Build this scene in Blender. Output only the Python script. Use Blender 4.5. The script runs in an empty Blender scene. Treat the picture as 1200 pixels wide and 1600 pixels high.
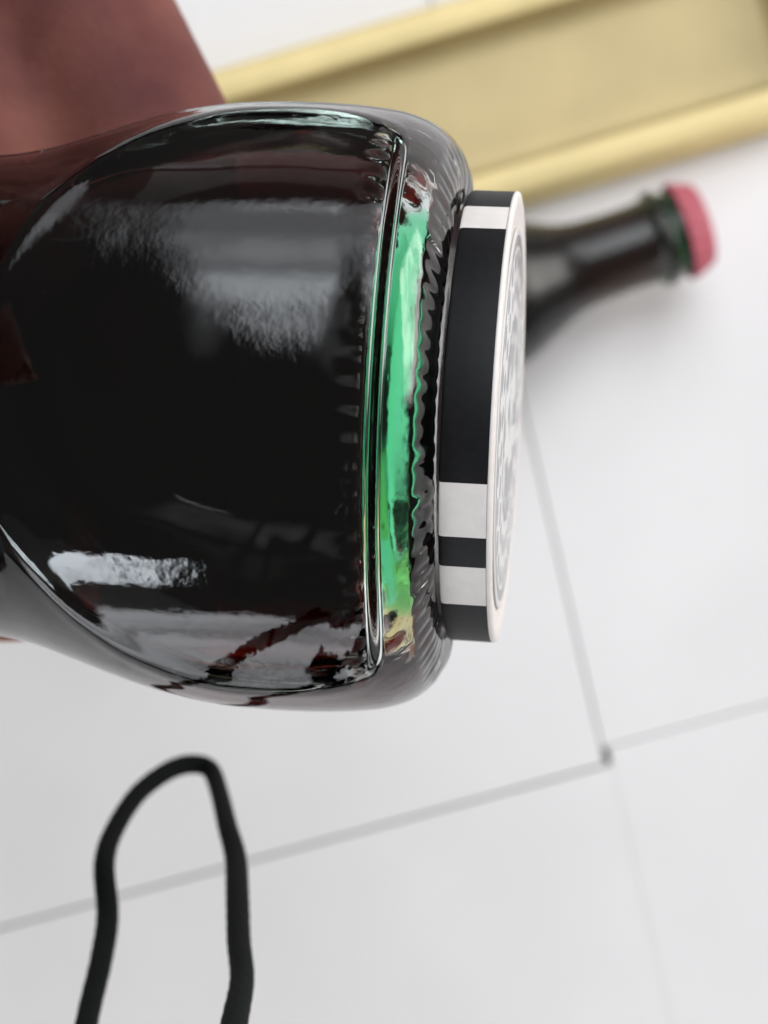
import bpy, bmesh, math, random
from mathutils import Vector, Matrix, noise
R = math.radians
random.seed(7)
S = bpy.context.scene
COL = S.collection

# ------------------------------------------------------------------ camera
CAM_Z = 0.53            # metres above the white tiles
FPX = 2610.0            # focal length in pixels of a 1600 px high picture
cam_d = bpy.data.cameras.new('camera')
cam = bpy.data.objects.new('camera', cam_d)
COL.objects.link(cam)
cam.location = (0, 0, CAM_Z)
cam_d.sensor_fit = 'VERTICAL'
cam_d.sensor_height = 24.0
cam_d.lens = 24.0 * FPX / 1600.0
cam_d.clip_start = 0.005
cam_d.clip_end = 50
cam_d.dof.use_dof = True
cam_d.dof.focus_distance = 0.131
cam_d.dof.aperture_fstop = 25.0
S.camera = cam

# ------------------------------------------------------------------ ambient light of the room
W = bpy.data.worlds.new('World')
S.world = W
W.use_nodes = True
wb = W.node_tree.nodes['Background']
wb.inputs[0].default_value = (1.0, 0.96, 0.93, 1)
wb.inputs[1].default_value = 0.13

def area(name, loc, target, sx, sy, power, color, roll=0, seed=0.0, low=0.35, edge=0.12):
    l = bpy.data.lights.new(name, 'AREA')
    l.shape = 'RECTANGLE'; l.size = sx; l.size_y = sy
    l.energy = power; l.color = color
    # emission made uneven and faded at the edges, to soften and break up reflections
    l.use_nodes = True
    nt = l.node_tree; em = nt.nodes['Emission']
    ge = nt.nodes.new('ShaderNodeNewGeometry'); nz = nt.nodes.new('ShaderNodeTexNoise')
    nz.inputs['Scale'].default_value = 2.6; nz.inputs['Detail'].default_value = 2.0
    mp = nt.nodes.new('ShaderNodeMapping'); mp.inputs['Location'].default_value = (seed, seed * 0.7, 0)
    nt.links.new(ge.outputs['Parametric'], mp.inputs[0]); nt.links.new(mp.outputs[0], nz.inputs['Vector'])
    mr = nt.nodes.new('ShaderNodeMapRange'); mr.interpolation_type = 'SMOOTHSTEP'
    mr.inputs['From Min'].default_value = 0.36; mr.inputs['From Max'].default_value = 0.60
    mr.inputs['To Min'].default_value = low; mr.inputs['To Max'].default_value = 1.35
    nt.links.new(nz.outputs['Fac'], mr.inputs['Value'])
    sp = nt.nodes.new('ShaderNodeSeparateXYZ'); nt.links.new(ge.outputs['Parametric'], sp.inputs[0])
    prod = mr.outputs[0]
    for c in (0, 1):
        ab = nt.nodes.new('ShaderNodeMath'); ab.operation = 'SUBTRACT'; nt.links.new(sp.outputs[c], ab.inputs[0]); ab.inputs[1].default_value = 0.5
        a2 = nt.nodes.new('ShaderNodeMath'); a2.operation = 'ABSOLUTE'; nt.links.new(ab.outputs[0], a2.inputs[0])
        er = nt.nodes.new('ShaderNodeMapRange'); er.interpolation_type = 'SMOOTHSTEP'
        er.inputs['From Min'].default_value = 0.5; er.inputs['From Max'].default_value = 0.5 - edge
        nt.links.new(a2.outputs[0], er.inputs['Value'])
        mu = nt.nodes.new('ShaderNodeMath'); mu.operation = 'MULTIPLY'
        nt.links.new(prod, mu.inputs[0]); nt.links.new(er.outputs[0], mu.inputs[1]); prod = mu.outputs[0]
    nt.links.new(prod, em.inputs['Strength'])
    o = bpy.data.objects.new(name, l)
    COL.objects.link(o)
    o.location = loc
    d = Vector(target) - Vector(loc)
    o.rotation_euler = (d.to_track_quat('-Z', 'Y').to_matrix() @ Matrix.Rotation(R(roll), 3, 'Z')).to_euler()
    return o
area('window_light', (0.14, 1.05, 1.60), (0.04, 0, 0.2), 1.5, 1.9, 36, (0.90, 0.95, 1.0), 9, 1.7)
area('low_window_light', (-0.25, -1.9, 0.62), (0, 0, 0.38), 2.9, 1.0, 26, (0.92, 0.95, 1.0), 0, 4.1)
area('small_window_light', (-0.85, -1.2, 1.2), (0, 0, 0.3), 0.55, 0.28, 4.2, (0.86, 0.93, 1.0), 20, 2.2, 0.7)
area('right_fill_light', (2.2, 0.9, 0.95), (0, 0, 0.2), 2.1, 1.5, 52, (1.0, 0.965, 0.93), 0, 3.3)  # added fill from the unseen right side, to brighten the floor

S.view_settings.view_transform = 'Standard'
S.view_settings.look = 'None'
S.view_settings.exposure = 0.22
S.view_settings.gamma = 1.0
S.cycles.max_bounces = 20
S.cycles.transmission_bounces = 16
S.cycles.glossy_bounces = 8
S.cycles.diffuse_bounces = 4
S.cycles.caustics_refractive = True
S.cycles.caustics_reflective = True
S.cycles.blur_glossy = 0.3
S.cycles.use_denoising = True

# ------------------------------------------------------------------ helpers
def P(u, v, d):
    """world point that lies d metres below the camera"""
    return Vector(((u - 600) / FPX * d, (800 - v) / FPX * d, CAM_Z - d))

def tag(o, label=None, cat=None, kind=None, group=None):
    if label: o['label'] = label
    if cat: o['category'] = cat
    if kind: o['kind'] = kind
    if group: o['group'] = group
    return o

def empty(name, loc=(0, 0, 0)):
    o = bpy.data.objects.new(name, None)
    COL.objects.link(o); o.location = loc
    o.empty_display_size = 0.01
    return o

def mesh_obj(name, verts, faces, mat, parent=None, smooth=True):
    me = bpy.data.meshes.new(name)
    me.from_pydata([tuple(v) for v in verts], [], faces)
    me.update()
    if smooth:
        me.polygons.foreach_set('use_smooth', [True] * len(me.polygons))
    if mat: me.materials.append(mat)
    o = bpy.data.objects.new(name, me)
    COL.objects.link(o)
    if parent: o.parent = parent
    return o

def smoothstep(a, b, x):
    t = max(0.0, min(1.0, (x - a) / (b - a)))
    return t * t * (3 - 2 * t)

def catmull(pts, n):
    """resample a polyline (tuples) as a smooth Catmull-Rom curve, n steps a span"""
    out = []
    m = len(pts)
    for i in range(m - 1):
        p0 = pts[max(i - 1, 0)]; p1 = pts[i]; p2 = pts[i + 1]; p3 = pts[min(i + 2, m - 1)]
        for k in range(n):
            t = k / n
            out.append(tuple(0.5 * ((2 * b) + (-a + c) * t + (2 * a - 5 * b + 4 * c - d) * t * t
                       + (-a + 3 * b - 3 * c + d) * t ** 3) for a, b, c, d in zip(p0, p1, p2, p3)))
    out.append(tuple(pts[-1]))
    return out

def lathe(profile, nphi, fn, close_start=True, close_end=True):
    """profile: list of (s, r) from first cap to last; fn(s, r, phi) -> Vector"""
    verts, faces = [], []
    rings = []
    for (s, r) in profile:
        if r < 1e-6:
            verts.append(fn(s, 0.0, 0.0)); rings.append([len(verts) - 1] * nphi)
        else:
            st = len(verts)
            for k in range(nphi):
                verts.append(fn(s, r, 2 * math.pi * k / nphi))
            rings.append(list(range(st, st + nphi)))
    for i in range(len(rings) - 1):
        a, b = rings[i], rings[i + 1]
        for k in range(nphi):
            k2 = (k + 1) % nphi
            if a[0] == a[1]: faces.append((a[0], b[k2], b[k]))
            elif b[0] == b[1]: faces.append((a[k], a[k2], b[0]))
            else: faces.append((a[k], a[k2], b[k2], b[k]))
    return verts, faces

def frame(n, up=(0, 0, 1)):
    """matrix whose local z axis is n and whose local x axis is as near to up as it can be"""
    z = Vector(n).normalized()
    x = (Vector(up) - z * Vector(up).dot(z)).normalized()
    y = z.cross(x)
    return Matrix((x, y, z)).transposed()

# ------------------------------------------------------------------ materials
def nodes(name):
    m = bpy.data.materials.new(name); m.use_nodes = True
    nt = m.node_tree
    return m, nt, nt.nodes['Principled BSDF']

def add(nt, kind, **kw):
    n = nt.nodes.new(kind)
    for k, v in kw.items():
        if k in n.inputs: n.inputs[k].default_value = v
        else: setattr(n, k, v)
    return n

def bump(nt, target, height, strength, dist):
    b = add(nt, 'ShaderNodeBump')
    b.inputs['Strength'].default_value = strength
    b.inputs['Distance'].default_value = dist
    nt.links.new(height, b.inputs['Height'])
    nt.links.new(b.outputs[0], target.inputs['Normal'])
    return b

def simple(name, col, rough=0.5, metal=0.0, var=0.08, scale=400.0, bstr=0.1, bdist=0.0002, spec=0.5, coat=0.0):
    m, nt, bs = nodes(name)
    tc = add(nt, 'ShaderNodeTexCoord')
    nz = add(nt, 'ShaderNodeTexNoise'); nz.inputs['Scale'].default_value = scale; nz.inputs['Detail'].default_value = 5
    nt.links.new(tc.outputs['Object'], nz.inputs['Vector'])
    cr = add(nt, 'ShaderNodeValToRGB')
    cr.color_ramp.elements[0].position = 0.3; cr.color_ramp.elements[1].position = 0.7
    cr.color_ramp.elements[0].color = tuple(c * (1 - var) for c in col) + (1,)
    cr.color_ramp.elements[1].color = tuple(min(1, c * (1 + var)) for c in col) + (1,)
    nt.links.new(nz.outputs['Fac'], cr.inputs[0])
    nt.links.new(cr.outputs[0], bs.inputs['Base Color'])
    bs.inputs['Roughness'].default_value = rough
    bs.inputs['Metallic'].default_value = metal
    bs.inputs['Specular IOR Level'].default_value = spec
    bs.inputs['Coat Weight'].default_value = coat
    bump(nt, bs, nz.outputs['Fac'], bstr, bdist)
    return m

def glass_mat(name, ior, acol, adens, rough=0.0, peel=0.0, peel_scale=600, dust=False):
    m = bpy.data.materials.new(name); m.use_nodes = True
    nt = m.node_tree; nt.nodes.clear()
    out = add(nt, 'ShaderNodeOutputMaterial')
    g = add(nt, 'ShaderNodeBsdfGlass')
    g.inputs['Color'].default_value = (1, 1, 1, 1)
    g.inputs['Roughness'].default_value = rough
    g.inputs['IOR'].default_value = ior
    surf = g.outputs[0]
    tc = add(nt, 'ShaderNodeTexCoord')
    if peel:
        nz = add(nt, 'ShaderNodeTexNoise'); nz.inputs['Scale'].default_value = peel_scale
        nz.inputs['Detail'].default_value = 1.5
        nt.links.new(tc.outputs['Object'], nz.inputs['Vector'])
        n2 = add(nt, 'ShaderNodeTexNoise'); n2.inputs['Scale'].default_value = peel_scale * 0.16
        nt.links.new(tc.outputs['Object'], n2.inputs['Vector'])
        ma = add(nt, 'ShaderNodeMath', operation='MULTIPLY_ADD')
        nt.links.new(n2.outputs['Fac'], ma.inputs[0]); ma.inputs[1].default_value = 4.0
        nt.links.new(nz.outputs['Fac'], ma.inputs[2])
        bump(nt, g, ma.outputs[0], 1.0, peel)
    if dust:
        vo = add(nt, 'ShaderNodeTexVoronoi'); vo.inputs['Scale'].default_value = 260
        nt.links.new(tc.outputs['Object'], vo.inputs['Vector'])
        # only a few of the cells carry a speck, each of its own size
        sp = add(nt, 'ShaderNodeSeparateColor'); nt.links.new(vo.outputs['Color'], sp.inputs[0])
        th = add(nt, 'ShaderNodeMapRange'); th.clamp = True
        th.inputs['From Min'].default_value = 0.72; th.inputs['From Max'].default_value = 1.0
        th.inputs['To Min'].default_value = 0.0; th.inputs['To Max'].default_value = 0.040
        nt.links.new(sp.outputs[0], th.inputs['Value'])
        lt = add(nt, 'ShaderNodeMath', operation='LESS_THAN')
        nt.links.new(vo.outputs['Distance'], lt.inputs[0]); nt.links.new(th.outputs[0], lt.inputs[1])
        df = add(nt, 'ShaderNodeBsdfDiffuse'); df.inputs['Color'].default_value = (0.5, 0.48, 0.45, 1)
        mx = add(nt, 'ShaderNodeMixShader')
        nt.links.new(lt.outputs[0], mx.inputs[0]); nt.links.new(surf, mx.inputs[1]); nt.links.new(df.outputs[0], mx.inputs[2])
        surf = mx.outputs[0]
    nt.links.new(surf, out.inputs['Surface'])
    if adens:
        va = add(nt, 'ShaderNodeVolumeAbsorption')
        va.inputs['Color'].default_value = acol + (1,); va.inputs['Density'].default_value = adens
        nt.links.new(va.outputs[0], out.inputs['Volume'])
    return m

M_glass = glass_mat('bottle_glass', 1.5, (0.45, 0.80, 0.62), 6.0, 0.0, peel=0.0000065, peel_scale=1500, dust=True)
M_glass2 = glass_mat('distant_bottle_glass', 1.5, (0.30, 0.62, 0.42), 160.0, 0.3)
M_cola = glass_mat('dark_drink', 1.33 / 1.5, (0.68, 0.17, 0.08), 560.0)
M_cola2 = glass_mat('brown_drink', 1.33 / 1.5, (0.76, 0.32, 0.25), 300.0)
M_green = bpy.data.materials.new('green_base_tint'); M_green.use_nodes = True
nt = M_green.node_tree; nt.nodes.clear()
_o = add(nt, 'ShaderNodeOutputMaterial'); _t = add(nt, 'ShaderNodeBsdfTransparent'); _v = add(nt, 'ShaderNodeVolumeAbsorption')
_v.inputs['Color'].default_value = (0.08, 0.90, 0.55, 1); _v.inputs['Density'].default_value = 170
nt.links.new(_t.outputs[0], _o.inputs['Surface']); nt.links.new(_v.outputs[0], _o.inputs['Volume'])
M_black = simple('black_chip_clay', (0.006, 0.006, 0.007), 0.5, spec=0.2, var=0.25, scale=1500, bstr=0.25, bdist=0.00005)
M_white = simple('white_chip_clay', (0.74, 0.69, 0.66), 0.5, var=0.04, scale=900, bstr=0.25, bdist=0.00004)
M_tile = simple('white_tile', (0.775, 0.755, 0.75), 0.45, var=0.03, scale=16, bstr=0.05, bdist=0.0005)
M_grout = simple('grout', (0.045, 0.035, 0.035), 0.9, var=0.3, scale=120)
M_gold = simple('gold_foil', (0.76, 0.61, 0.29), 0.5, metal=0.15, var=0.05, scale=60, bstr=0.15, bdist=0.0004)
M_tray_in = simple('shaded_gold_foil', (0.53, 0.42, 0.205), 0.5, metal=0.15, var=0.07, scale=45, bstr=0.2, bdist=0.0005)  # darker copy of the gold foil: shade of the recess put into the colour
M_cord = simple('black_cord', (0.003, 0.0042, 0.0042), 0.9, var=0.3, scale=2500, bstr=0.6, bdist=0.0002, spec=0.15)
M_red = simple('red_cap_paint', (0.46, 0.10, 0.13), 0.55, var=0.05)
M_nail = simple('fingernail', (0.55, 0.32, 0.27), 0.3, var=0.05)

# skin
M_skin, nt, bs = nodes('skin')
tc = add(nt, 'ShaderNodeTexCoord')
nz = add(nt, 'ShaderNodeTexNoise'); nz.inputs['Scale'].default_value = 48; nz.inputs['Detail'].default_value = 6
nt.links.new(tc.outputs['Object'], nz.inputs['Vector'])
cr = add(nt, 'ShaderNodeValToRGB')
cr.color_ramp.elements[0].position = 0.32; cr.color_ramp.elements[1].position = 0.68
cr.color_ramp.elements[0].color = (0.095, 0.028, 0.027, 1)
cr.color_ramp.elements[1].color = (0.22, 0.080, 0.060, 1)
nt.links.new(nz.outputs['Fac'], cr.inputs[0]); nt.links.new(cr.outputs[0], bs.inputs['Base Color'])
bs.inputs['Roughness'].default_value = 0.7
bs.inputs['Specular IOR Level'].default_value = 0.2
bs.inputs['Subsurface Weight'].default_value = 0.15
bs.inputs['Subsurface Radius'].default_value = (0.004, 0.0015, 0.001)
bs.inputs['Subsurface Scale'].default_value = 1.0
n2 = add(nt, 'ShaderNodeTexNoise'); n2.inputs['Scale'].default_value = 900
nt.links.new(tc.outputs['Object'], n2.inputs['Vector'])
bump(nt, bs, n2.outputs['Fac'], 0.4, 0.0003)

# printed label of the chip: grey rings and scrollwork on white
M_print, nt, bs = nodes('chip_print')
tc = add(nt, 'ShaderNodeTexCoord')
sx = add(nt, 'ShaderNodeSeparateXYZ'); nt.links.new(tc.outputs['Object'], sx.inputs[0])
def mth(op, a, b=None, c=None):
    n = add(nt, 'ShaderNodeMath', operation=op)
    for i, q in enumerate((a, b, c)):
        if q is None: continue
        if isinstance(q, (int, float)): n.inputs[i].default_value = q
        else: nt.links.new(q, n.inputs[i])
    return n.outputs[0]
rad = mth('SQRT', mth('ADD', mth('MULTIPLY', sx.outputs[0], sx.outputs[0]), mth('MULTIPLY', sx.outputs[1], sx.outputs[1])))
ang = mth('ARCTAN2', sx.outputs[1], sx.outputs[0])
petal = mth('SINE', mth('ADD', mth('MULTIPLY', ang, 12.0), mth('MULTIPLY', rad, 900.0)))
petal2 = mth('SINE', mth('SUBTRACT', mth('MULTIPLY', ang, 12.0), mth('MULTIPLY', rad, 1300.0)))
scroll = mth('GREATER_THAN', mth('MULTIPLY', petal, petal2), 0.15)
nzp = add(nt, 'ShaderNodeTexNoise'); nzp.inputs['Scale'].default_value = 260
nt.links.new(tc.outputs['Object'], nzp.inputs['Vector'])
blot = mth('GREATER_THAN', nzp.outputs['Fac'], 0.5)
ring1 = mth('LESS_THAN', mth('ABSOLUTE', mth('SUBTRACT', rad, 0.0158)), 0.0005)
ring2 = mth('LESS_THAN', mth('ABSOLUTE', mth('SUBTRACT', rad, 0.0088)), 0.0004)
band = mth('MULTIPLY', mth('GREATER_THAN', rad, 0.0092), mth('LESS_THAN', rad, 0.0150))
core = mth('LESS_THAN', rad, 0.0084)
ink = mth('MAXIMUM', mth('MAXIMUM', ring1, ring2), mth('MAXIMUM', mth('MULTIPLY', band, scroll), mth('MULTIPLY', core, blot)))
mix = add(nt, 'ShaderNodeMix', data_type='RGBA')
nt.links.new(ink, mix.inputs[0])
mix.inputs[6].default_value = (0.66, 0.65, 0.64, 1); mix.inputs[7].default_value = (0.17, 0.17, 0.175, 1)
nt.links.new(mix.outputs[2], bs.inputs['Base Color'])
bs.inputs['Roughness'].default_value = 0.22

# ------------------------------------------------------------------ floor of white tiles
FL = CAM_Z
def extruded(name, poly, z0, z1, bev, mat, parent):
    bm = bmesh.new()
    vs = [bm.verts.new((p[0], p[1], z0)) for p in poly]
    f = bm.faces.new(vs)
    r = bmesh.ops.extrude_face_region(bm, geom=[f])
    bmesh.ops.translate(bm, vec=(0, 0, z1 - z0), verts=[v for v in r['geom'] if isinstance(v, bmesh.types.BMVert)])
    bmesh.ops.recalc_face_normals(bm, faces=bm.faces)
    ed = [e for e in bm.edges if all(abs(v.co.z - z1) < 1e-6 for v in e.verts)]
    bmesh.ops.bevel(bm, geom=ed, offset=bev, segments=2, profile=0.6, affect='EDGES')
    me = bpy.data.meshes.new(name); bm.to_mesh(me); bm.free()
    me.materials.append(mat)
    o = bpy.data.objects.new(name, me); COL.objects.link(o)
    if parent: o.parent = parent
    return o

floor = mesh_obj('floor', [(-3, -3, -0.008), (3, -3, -0.008), (3, 3, -0.008), (-3, 3, -0.008)], [(0, 1, 2, 3)], M_grout, smooth=False)
tag(floor, kind='structure')
J = P(946, 1196, FL)                                  # where four tiles meet
du = Vector((math.cos(R(15.1)), math.sin(R(15.1)), 0))      # along the long joint
dv = Vector((-math.sin(R(12.9)), math.cos(R(12.9)), 0))     # along the crossing joint
TS = 0.30
for i in range(-5, 5):
    for j in range(-5, 5):
        o = J + du * (i * TS) + dv * (j * TS)
        g0 = 0.0004
        gl, gr, gb, gt = g0, g0, g0, g0
        if i >= 0 and j >= 0: o = o + dv * 0.0052 + du * 0.0004
        if i >= 0 and j < 0: gt -= 0.0056; o = o + du * 0.0022
        if j < 0: gl, gr = 0.00003, 0.00003
        if j >= 0: gl = 0.0 
        if i < 0 and j < 0: gr = -0.00212
        if j >= 0 and i < 0: gb = 0.0005; gr = 0.0002
        a = o + du * gl + dv * gb; b = o + du * (TS - gr) + dv * gb
        c = o + du * (TS - gr) + dv * (TS - gt); d = o + du * gl + dv * (TS - gt)
        extruded('tile', [a, b, c, d], -0.008, random.uniform(-0.0002, 0.0001) if j >= 0 else -0.00005, 0.0003 if j >= 0 else 0.00012, M_tile, floor)

# ------------------------------------------------------------------ gold tray
def tray():
    root = empty('gold_tray', P(700, 130, FL))
    tag(root, 'long shallow gold tray with raised rims lying on the white tiles behind the held bottle', 'tray')
    ax = Vector((math.cos(R(16.6)), math.sin(R(16.6)), 0)); ay = Vector((-ax.y, ax.x, 0))
    O = P(820, 306, FL - 0.014); O.z = 0
    L0, L1, Wd, H = -0.150, 0.103, 0.0650, 0.014
    fl, depth, sl = 0.0105, 0.0085, 0.0020     # rim width, depth of recess, run of its sloping side
    levels = [  # (inset, height)
        (-0.0010, 0.0002), (0.0, 0.0004), (0.0, H - 0.0020), (0.0007, H - 0.0006), (0.0020, H),
        (fl - 0.0015, H), (fl - 0.0003, H - 0.0006), (fl + sl * 0.35, H - depth * 0.35), (fl + sl * 0.8, H - depth * 0.85),
        (fl + sl + 0.0012, H - depth), (fl + sl + 0.006, H - depth - 0.0001)]
    def ringpts(ins, z, n=8):
        x0, x1, y0, y1 = L0 + ins, L1 - ins, ins, Wd - ins
        rr = max(0.0015, 0.006 - ins * 0.25)
        pts = []
        for cx, cy, a0 in ((x1 - rr, y1 - rr, 0), (x0 + rr, y1 - rr, 90), (x0 + rr, y0 + rr, 180), (x1 - rr, y0 + rr, 270)):
            for k in range(n + 1):
                a = R(a0 + 90 * k / n)
                pts.append(O + ax * (cx + rr * math.cos(a)) + ay * (cy + rr * math.sin(a)) + Vector((0, 0, z)) - root.location)
        return pts
    def part(name, lv, cap, mat):
        V, F = [], []
        for ins, z in lv: V += ringpts(ins, z)
        n = 36
        for i in range(len(lv) - 1):
            for k in range(n):
                k2 = (k + 1) % n
                F.append((i * n + k, i * n + k2, (i + 1) * n + k2, (i + 1) * n + k))
        if cap: F.append(tuple(range((len(lv) - 1) * n, len(lv) * n)))
        return mesh_obj(name, V, F, mat, root)
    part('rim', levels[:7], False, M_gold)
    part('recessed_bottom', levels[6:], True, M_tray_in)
tray()

# ------------------------------------------------------------------ bottles
AX_TILT, AX_TURN = 7.4, -2.8
n_out = Vector((math.cos(R(AX_TILT)) * math.cos(R(AX_TURN)), math.cos(R(AX_TILT)) * math.sin(R(AX_TURN)), math.sin(R(AX_TILT))))
base_c = P(719, 651, 0.150)
F3 = frame(-n_out)           # local z runs from the base towards the neck, local x faces the camera
prof_pts = [  # (s, r) in mm, from the base ring up to the mouth
    (0.0, 20.6), (0.05, 21.5), (0.35, 22.7), (1.0, 23.9), (2.0, 24.9), (3.2, 25.7), (4.8, 26.3), (6.5, 26.65), (10, 27.0), (15, 27.15),
    (20, 26.95), (25, 26.2), (29, 25.2), (33, 23.95), (37, 22.75), (41, 22.1), (45, 22.0), (51, 22.6), (60, 23.6),
    (75, 24.2), (90, 23.8), (105, 22.2), (125, 18.0), (145, 14.2), (165, 12.8), (176, 12.6), (178, 13.6), (183, 13.8), (186, 12.9), (188, 12.9)]
outer = catmull(prof_pts, 9)
rho, pz = 33.4, 22.3
def panel_r(phi):
    c, s = math.cos(phi), math.sin(phi)
    h = rho - pz
    return -h * c + math.sqrt(rho * rho - h * h * s * s)
def smin(a, b, k):
    h = max(0.0, k - abs(a - b)) / k
    return min(a, b) - h * h * k * 0.25
def shaped(s, r, phi, inset=0.0, k=0.4):
    w = smoothstep(3.7, 5.2, s) * (1 - smoothstep(60, 75, s))
    if w > 0:
        inset = inset - 0.15 * (1 - smoothstep(5, 9, s))
        r2 = smin(r, panel_r(phi) - inset, k)
        r2 += 0.16 * math.exp(-((r - panel_r(phi) + inset) / 0.45) ** 2)      # fine bead round the panel
        r = r * (1 - w) + r2 * w
    return r

main = empty('glass_bottle', base_c)
tag(main, 'large glass bottle of dark drink held sideways, poker chip on its base', 'bottle')
main.rotation_euler = F3.to_euler()

def bottle_outer(s, r, phi):
    rr = shaped(s, r, phi)
    so = s
    # knurled bearing ring: ridges moulded round the heel, each a little different
    if r > 16 and s < 1.6:
        wgt = smoothstep(16, 18.5, r) * (1 - smoothstep(0.5, 1.6, s))
        q = phi * 84 / (2 * math.pi) + 0.25 * noise.noise(Vector((math.cos(phi) * 9, math.sin(phi) * 9, 1.0)))
        idx = math.floor(q); fr = q - idx
        rnd = 0.65 + 0.7 * noise.noise(Vector((idx * 3.71, 0.3, 0.9)))
        ridge = max(0.0, math.sin(math.pi * fr)) ** 0.8 * rnd
        rr -= 0.22 * wgt * (1 - ridge) * smoothstep(0.0, 0.4, s)
        so += 0.20 * wgt * (1 - ridge)
    wav = noise.noise(Vector((math.cos(phi) * 2.2, math.sin(phi) * 2.2, s * 0.12))) * 0.06
    rr += wav
    for p0 in (R(73), R(253)):      # mould seam
        rr += 0.13 * math.exp(-((phi - p0) / 0.011) ** 2)
    return Vector((rr * math.cos(phi), rr * math.sin(phi), so)) * 0.001

# underside of the base: a shallow dome pushed into the bottle
punt = [(1.2, 0.0), (1.2, 3), (1.2, 6), (1.15, 9), (1.05, 12), (0.85, 15), (0.55, 17.3), (0.2, 19.0)]
V, F = lathe(punt + outer + [(188, 0.0)], 528, bottle_outer)
mesh_obj('glass_body', V, F, M_glass, main)

inner_pts = [(5.6, 0.0), (5.6, 5), (5.6, 11), (5.6, 16.0), (5.65, 18.8), (6.1, 20.2), (7.6, 20.9), (12, 21.2), (15, 21.3), (20, 21.1), (25, 20.5),
    (29, 19.7), (33, 18.7), (37, 17.8), (41, 17.2), (45, 17.1), (51, 17.7), (60, 16.5), (75, 19.5), (90, 19.8), (105, 18.6), (125, 15.0), (140, 11.8), (140.2, 0.0)]
inner = catmull(inner_pts[:-2], 7) + [(140.0, 11.8), (140.2, 0.0)]
def bottle_inner(s, r, phi):
    rr = min(r, panel_r(phi) - 1.8) if 5 < s < 60 else r
    if r > 17.5 and s < 8.2: rr += 0.18 * math.sin(54 * phi + 2 * math.sin(3 * phi)) * (1 - smoothstep(6.6, 8.2, s))   # moulded scallops at the bottom corner
    if r > 8: rr += noise.noise(Vector((math.cos(phi) * 3, math.sin(phi) * 3, s * 0.15 + 7))) * 0.18
    so = s + (noise.noise(Vector((math.cos(phi) * r * .2, math.sin(phi) * r * .2, 3.3))) * 0.0 if r > 1 else 0)
    return Vector((rr * math.cos(phi), rr * math.sin(phi), so)) * 0.001
V, F = lathe(inner, 256, bottle_inner)
tag(mesh_obj('dark_drink', V, F, M_cola, main), 'dark red brown drink inside the bottle')

lin = [(1.5, 0.0), (1.5, 9), (1.5, 12.2), (1.7, 13.0), (2.3, 13.4), (2.8, 13.1), (3.1, 12.2), (3.2, 9), (3.3, 0)]
V, F = lathe(lin, 160, lambda s, r, p: Vector((r * math.cos(p), r * math.sin(p), s)) * 0.001)
tag(mesh_obj('green_base_glass', V, F, M_green, main), 'bright green round patch showing through the thick glass base')
# crown cap on the mouth (outside the frame)
V, F = lathe(catmull([(182, 14.6), (184, 14.5), (187.5, 13.6), (189, 12.6), (189.6, 10)], 4) + [(189.7, 0)], 126,
             lambda s, r, p: Vector(((r + (0.35 * math.cos(21 * p) if s < 187 else 0)) * math.cos(p), (r + (0.35 * math.cos(21 * p) if s < 187 else 0)) * math.sin(p), s)) * 0.001)
mesh_obj('cap', V, F, M_red, main)

# ------------------------------------------------------------------ poker chip stuck on the base
n_out0 = n_out
n_out = Vector((math.cos(R(7.3)) * math.cos(R(-3.2)), math.cos(R(7.3)) * math.sin(R(-3.2)), math.sin(R(7.3))))
chip = empty('poker_chip', base_c + n_out0 * 0.00018)
tag(chip, 'black and white poker chip stuck on the base of the held bottle', 'poker chip')
FC = frame(n_out)
chip.rotation_euler = FC.to_euler()
# local x faces the camera; image-down is -y of the world
ydir = FC.col[1] if False else FC.transposed()[1]
sgn = 1 if Vector(ydir).y < 0 else -1          # so that positive angles run towards the bottom of the photo
CT, CR = 3.85, 20.0
def wedge(name, a0, a1, mat, r0=14.6, r1=CR, z0=0.0, z1=CT):
    n = max(2, int(abs(a1 - a0) / 1.5))
    sec = [(r0, z0), (r1 - 0.35, z0), (r1 - 0.1, z0 + 0.1), (r1, z0 + 0.35), (r1, z1), (r0, z1)]
    V, F = [], []
    for k in range(n + 1):
        a = R(a0 + (a1 - a0) * k / n) * sgn
        for r, z in sec: V.append(Vector((r * math.cos(a), r * math.sin(a), z)) * 0.001)
    m = len(sec)
    for k in range(n):
        for i in range(m):
            i2 = (i + 1) % m
            F.append((k * m + i, k * m + i2, (k + 1) * m + i2, (k + 1) * m + i))
    F.append(tuple(range(m))); F.append(tuple(range(n * m, (n + 1) * m)))
    o = mesh_obj(name, V, F, mat, chip, smooth=False)
    bm = bmesh.new(); bm.from_mesh(o.data); bmesh.ops.recalc_face_normals(bm, faces=bm.faces); bm.to_mesh(o.data); bm.free()
    for p in o.data.polygons: p.use_smooth = False
    o.data.polygons.foreach_set('use_smooth', [True] * len(o.data.polygons))
    try: o.data.set_sharp_from_angle(angle=R(35))
    except Exception: pass
    return o
e = 0.06
spots = [(-97, -82), (-58, -47), (18.5, 32), (40.6, 54.2), (130, 143), (153, 166)]
for q, (a, b) in enumerate(spots):
    wedge('white_edge_spot', a, b, M_white)
    nx = spots[(q + 1) % len(spots)][0] + (360 if q == len(spots) - 1 else 0)
    wedge('black_edge_segment', b + e, nx - e, M_black)
V, F = lathe([(0.02, 0), (0.02, 14.5), (CT - 0.02, 14.5), (CT - 0.02, 0)], 96, lambda s, r, p: Vector((r * math.cos(p), r * math.sin(p), s)) * 0.001)
mesh_obj('core', V, F, M_black, chip, smooth=False)
V, F = lathe([(-0.04, 0), (-0.04, 17.6), (0.01, 17.8), (0.01, 0)], 96, lambda s, r, p: Vector((r * math.cos(p), r * math.sin(p), s)) * 0.001)
mesh_obj('white_back', V, F, M_white, chip)
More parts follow.
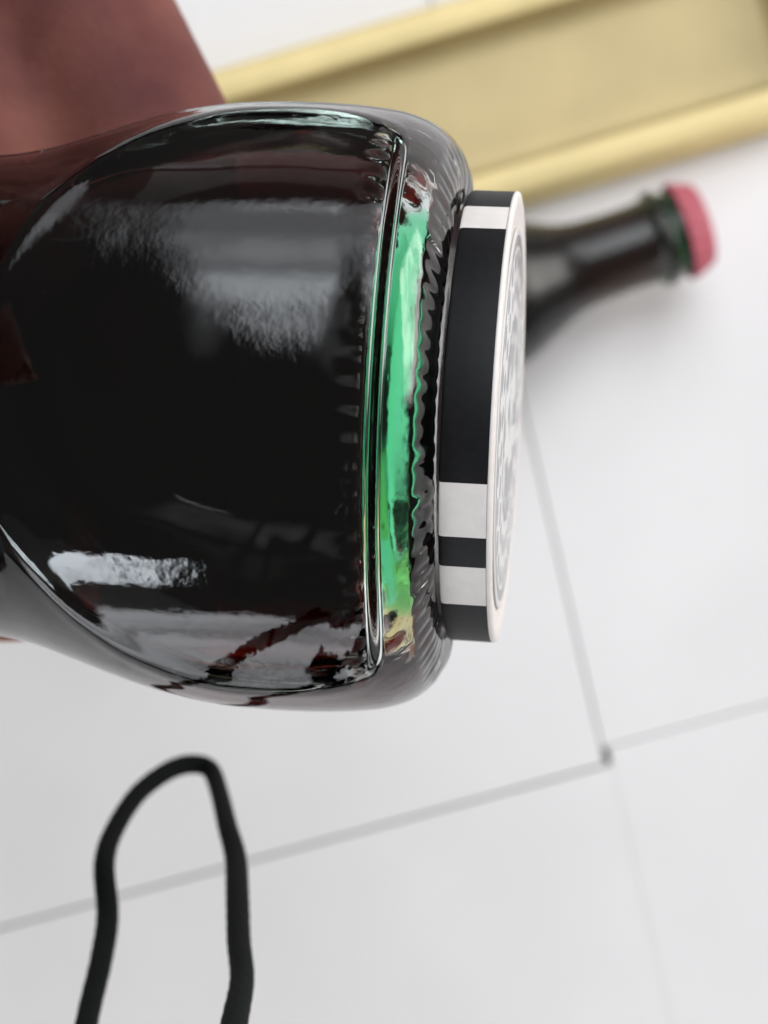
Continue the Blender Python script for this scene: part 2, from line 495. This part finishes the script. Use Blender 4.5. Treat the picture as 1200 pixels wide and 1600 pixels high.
P3 = lambda s, r, p: Vector((r * math.cos(p), r * math.sin(p), s)) * 0.001
V, F = lathe([(CT + 0.02, 0), (CT + 0.02, CR - 0.05), (CT + 0.1, CR + 0.02), (CT + 0.22, CR + 0.02), (CT + 0.38, CR - 0.08), (CT + 0.46, CR - 0.4), (CT + 0.47, CR - 1.0),
              (CT + 0.36, CR - 1.4), (CT + 0.26, CR - 1.7), (CT + 0.26, 0)], 192, P3)
mesh_obj('white_face', V, F, M_white, chip)
V, F = lathe([(CT + 0.28, 0), (CT + 0.28, 16.9), (CT + 0.40, 17.0), (CT + 0.47, 16.7), (CT + 0.50, 0)], 160, P3)
tag(mesh_obj('printed_label', V, F, M_print, chip), 'round label printed with grey scrollwork')

# ------------------------------------------------------------------ second bottle lying on the tiles
b2dir = Vector((math.cos(R(18.5)), math.sin(R(18.5)), 0.0))
d2 = 0.502
capend = P(1098, 350, d2)
second = empty('lying_bottle', capend)
tag(second, 'red capped bottle lying on the white tiles, its dark neck showing behind the chip', 'bottle')
second.rotation_euler = frame(-b2dir).to_euler()
def plain(s, r, p): return Vector((r * math.cos(p), r * math.sin(p), s)) * 0.001
o2 = catmull([(1.0, 0.01), (1.2, 11.5), (2.5, 12.5), (9.5, 12.6), (11, 13.0), (13, 14.4), (15.5, 14.3), (17, 12.6), (30, 12.4), (42, 13.6), (52, 17.8), (62, 22.4), (80, 26.3),
     (100, 27.6), (120, 28.0), (190, 28.0), (205, 27.6), (212, 25), (213.5, 22), (211, 15), (210, 0.01)], 5)
V, F = lathe([(1.0, 0)] + o2[1:-1] + [(210, 0)], 96, plain)
mesh_obj('glass_body', V, F, M_glass2, second)
i2 = catmull([(12.5, 9.8), (17.5, 10.0), (30, 10.2), (42, 11.4), (52, 15.4), (62, 19.8), (80, 23.6), (100, 25.0), (120, 25.4), (190, 25.4), (200, 24.5), (205, 20), (204, 10)], 5)
V, F = lathe([(12.3, 0)] + i2 + [(204, 0)], 96, plain)
mesh_obj('dark_drink', V, F, M_cola2, second)
def crown(s, r, p):
    w = smoothstep(1.5, 5.5, s)
    rr = r + 0.45 * w * math.cos(21 * p)
    return Vector((rr * math.cos(p), rr * math.sin(p), s)) * 0.001
V, F = lathe([(-0.4, 0)] + catmull([(-0.4, 8), (-0.2, 10.5), (0.6, 12.4), (2.4, 13.2), (5.0, 13.9), (7.4, 14.6), (7.6, 14.4), (5.2, 13.2), (2.6, 12.7)], 4), 168, crown)
mesh_obj('cap', V, F, M_red, second)

# ------------------------------------------------------------------ cord hanging from the camera
cord_pts = [(250, 2500, .075), (190, 2200, .10), (130, 1950, .13), (112, 1750, .16), (135, 1600, .178), (158, 1500, .19), (168, 1430, .198), (163, 1350, .205), (178, 1298, .212),
    (216, 1240, .221), (264, 1204, .228), (300, 1194, .231), (328, 1202, .231), (342, 1236, .224), (355, 1290, .21), (368, 1340, .20), (371, 1400, .188), (373, 1470, .176),
    (378, 1530, .165), (366, 1600, .152), (345, 1720, .135), (325, 1950, .112), (300, 2200, .09), (262, 2500, .075)]
cp = catmull([tuple(P(*q)) for q in cord_pts], 14)
def tube(name, pts, rfun, nseg, mat, parent=None):
    V, F = [], []
    pts = [Vector(p) for p in pts]
    up = Vector((0, 0, 1)); prev = None
    for i, p in enumerate(pts):
        t = (pts[min(i + 1, len(pts) - 1)] - pts[max(i - 1, 0)]).normalized()
        if prev is None: x = up.cross(t).normalized()
        else: x = (prev - t * prev.dot(t)).normalized()
        prev = x; y = t.cross(x)
        for k in range(nseg):
            a = 2 * math.pi * k / nseg
            V.append(p + (x * math.cos(a) + y * math.sin(a)) * rfun(i, a))
    for i in range(len(pts) - 1):
        for k in range(nseg):
            k2 = (k + 1) % nseg
            F.append((i * nseg + k, i * nseg + k2, (i + 1) * nseg + k2, (i + 1) * nseg + k))
    F.append(tuple(reversed(range(nseg)))); F.append(tuple(range((len(pts) - 1) * nseg, len(pts) * nseg)))
    return mesh_obj(name, V, F, mat, parent)
fine = catmull(cp, 3)
cord = tube('cord_loop', fine, lambda i, a: 0.00128 * (1 + 0.018 * math.cos(6 * a + i * 0.55) + 0.04 * math.sin(i * 0.031)), 24, M_cord)
tag(cord, 'thin black cord hanging in a narrow loop below the held bottle', 'cord')

# ------------------------------------------------------------------ hand that holds the bottle
def capsule(bm, a, b, ra, rb):
    a, b = Vector(a), Vector(b)
    L = (b - a).length
    for c, r in ((a, ra), (b, rb)):
        bmesh.ops.create_uvsphere(bm, u_segments=20, v_segments=12, radius=r, matrix=Matrix.Translation(c))
    q = (b - a).to_track_quat('Z', 'Y').to_matrix().to_4x4()
    bmesh.ops.create_cone(bm, cap_ends=True, segments=20, radius1=ra, radius2=rb, depth=L, matrix=Matrix.Translation((a + b) / 2) @ q)
hb = bmesh.new()
mm = 0.001
index = [(P(-110, -400, .212), 13.5), (P(232, 235, .199), 11.2), (P(300, 560, .197), 9.6), (P(300, 780, .192), 8.0)]
middle = [(P(-340, -380, .212), 14.5), (P(0, 250, .200), 11.3), (P(20, 640, .198), 9.6), (P(10, 880, .190), 8.0)]
ringf = [(P(-660, -340, .216), 13.0), (P(-300, 260, .203), 10.5), (P(-260, 610, .201), 9.2), (P(-250, 840, .193), 7.8)]
little = [(P(-920, -380, .220), 12.0), (P(-560, 200, .206), 9.4), (P(-510, 480, .204), 8.2), (P(-490, 660, .198), 7.0)]
thumb = [(P(-760, -640, .200), 16.0), (P(-520, -170, .150), 12.5), (P(-480, 180, .120), 10.8), (P(-440, 420, .116), 9.0)]
wrist = P(-900, -1300, .236)
for f in (index, middle, ringf, little, thumb):
    for (a, ra), (b, rb) in zip(f, f[1:]): capsule(hb, a, b, ra * mm, rb * mm)
for f in (index, middle, ringf, little): capsule(hb, wrist + (f[0][0] - wrist) * 0.12, f[0][0], 17 * mm, f[0][1] * mm * 1.05)
capsule(hb, wrist, thumb[0][0], 19 * mm, 17 * mm)
capsule(hb, index[0][0], middle[0][0], 13.5 * mm, 13.5 * mm); capsule(hb, middle[0][0], ringf[0][0], 13.5 * mm, 13 * mm); capsule(hb, ringf[0][0], little[0][0], 13 * mm, 12 * mm)
capsule(hb, wrist, P(-1350, -3000, .28), 24 * mm, 33 * mm)
me = bpy.data.meshes.new('hand'); hb.to_mesh(me); hb.free()
tmp = bpy.data.objects.new('hand_source', me); COL.objects.link(tmp)
md = tmp.modifiers.new('remesh', 'REMESH'); md.mode = 'VOXEL'; md.voxel_size = 0.0016
ms = tmp.modifiers.new('smooth', 'SMOOTH'); ms.iterations = 10; ms.factor = 0.6
dg = bpy.context.evaluated_depsgraph_get()
me2 = bpy.data.meshes.new_from_object(tmp.evaluated_get(dg))
bpy.data.objects.remove(tmp)
me2.polygons.foreach_set('use_smooth', [True] * len(me2.polygons))
me2.materials.clear(); me2.materials.append(M_skin)
hand_root = empty('hand', wrist)
tag(hand_root, 'bare hand of a person reaching in from the upper left and gripping the bottle', 'hand')
skin = bpy.data.objects.new('skin', me2); COL.objects.link(skin)
skin.parent = hand_root; skin.matrix_parent_inverse = Matrix.Translation(-wrist)
for f, out in ((index, -1), (middle, -1), (ringf, -1), (little, -1), (thumb, 1)):
    tip, r = f[-1]; prv = f[-2][0]
    d = (tip - prv).normalized()
    nrm = (Vector((0, 0, out)) - d * d.z * out).normalized()
    M = frame(nrm, d)
    V, F = [], []
    for a in range(7):
        for b in range(7):
            x = (a / 6 - 0.4) * r * 1.5; y = (b / 6 - 0.5) * r * 1.35
            z = math.sqrt(max(0.0, 1 - (y / (r * 1.0)) ** 2)) * r - (max(0, x) / r) ** 2 * r * 0.28 - 0.1 * r * (a == 0)
            V.append(tip - wrist + (M @ Vector((x, y, z + 0.35))) * mm)
    for a in range(6):
        for b in range(6):
            F.append((a * 7 + b, a * 7 + 7 + b, a * 7 + 8 + b, a * 7 + 1 + b))
    nl = mesh_obj('nail', V, F, M_nail, hand_root)
    so = nl.modifiers.new('thickness', 'SOLIDIFY'); so.thickness = 0.0005
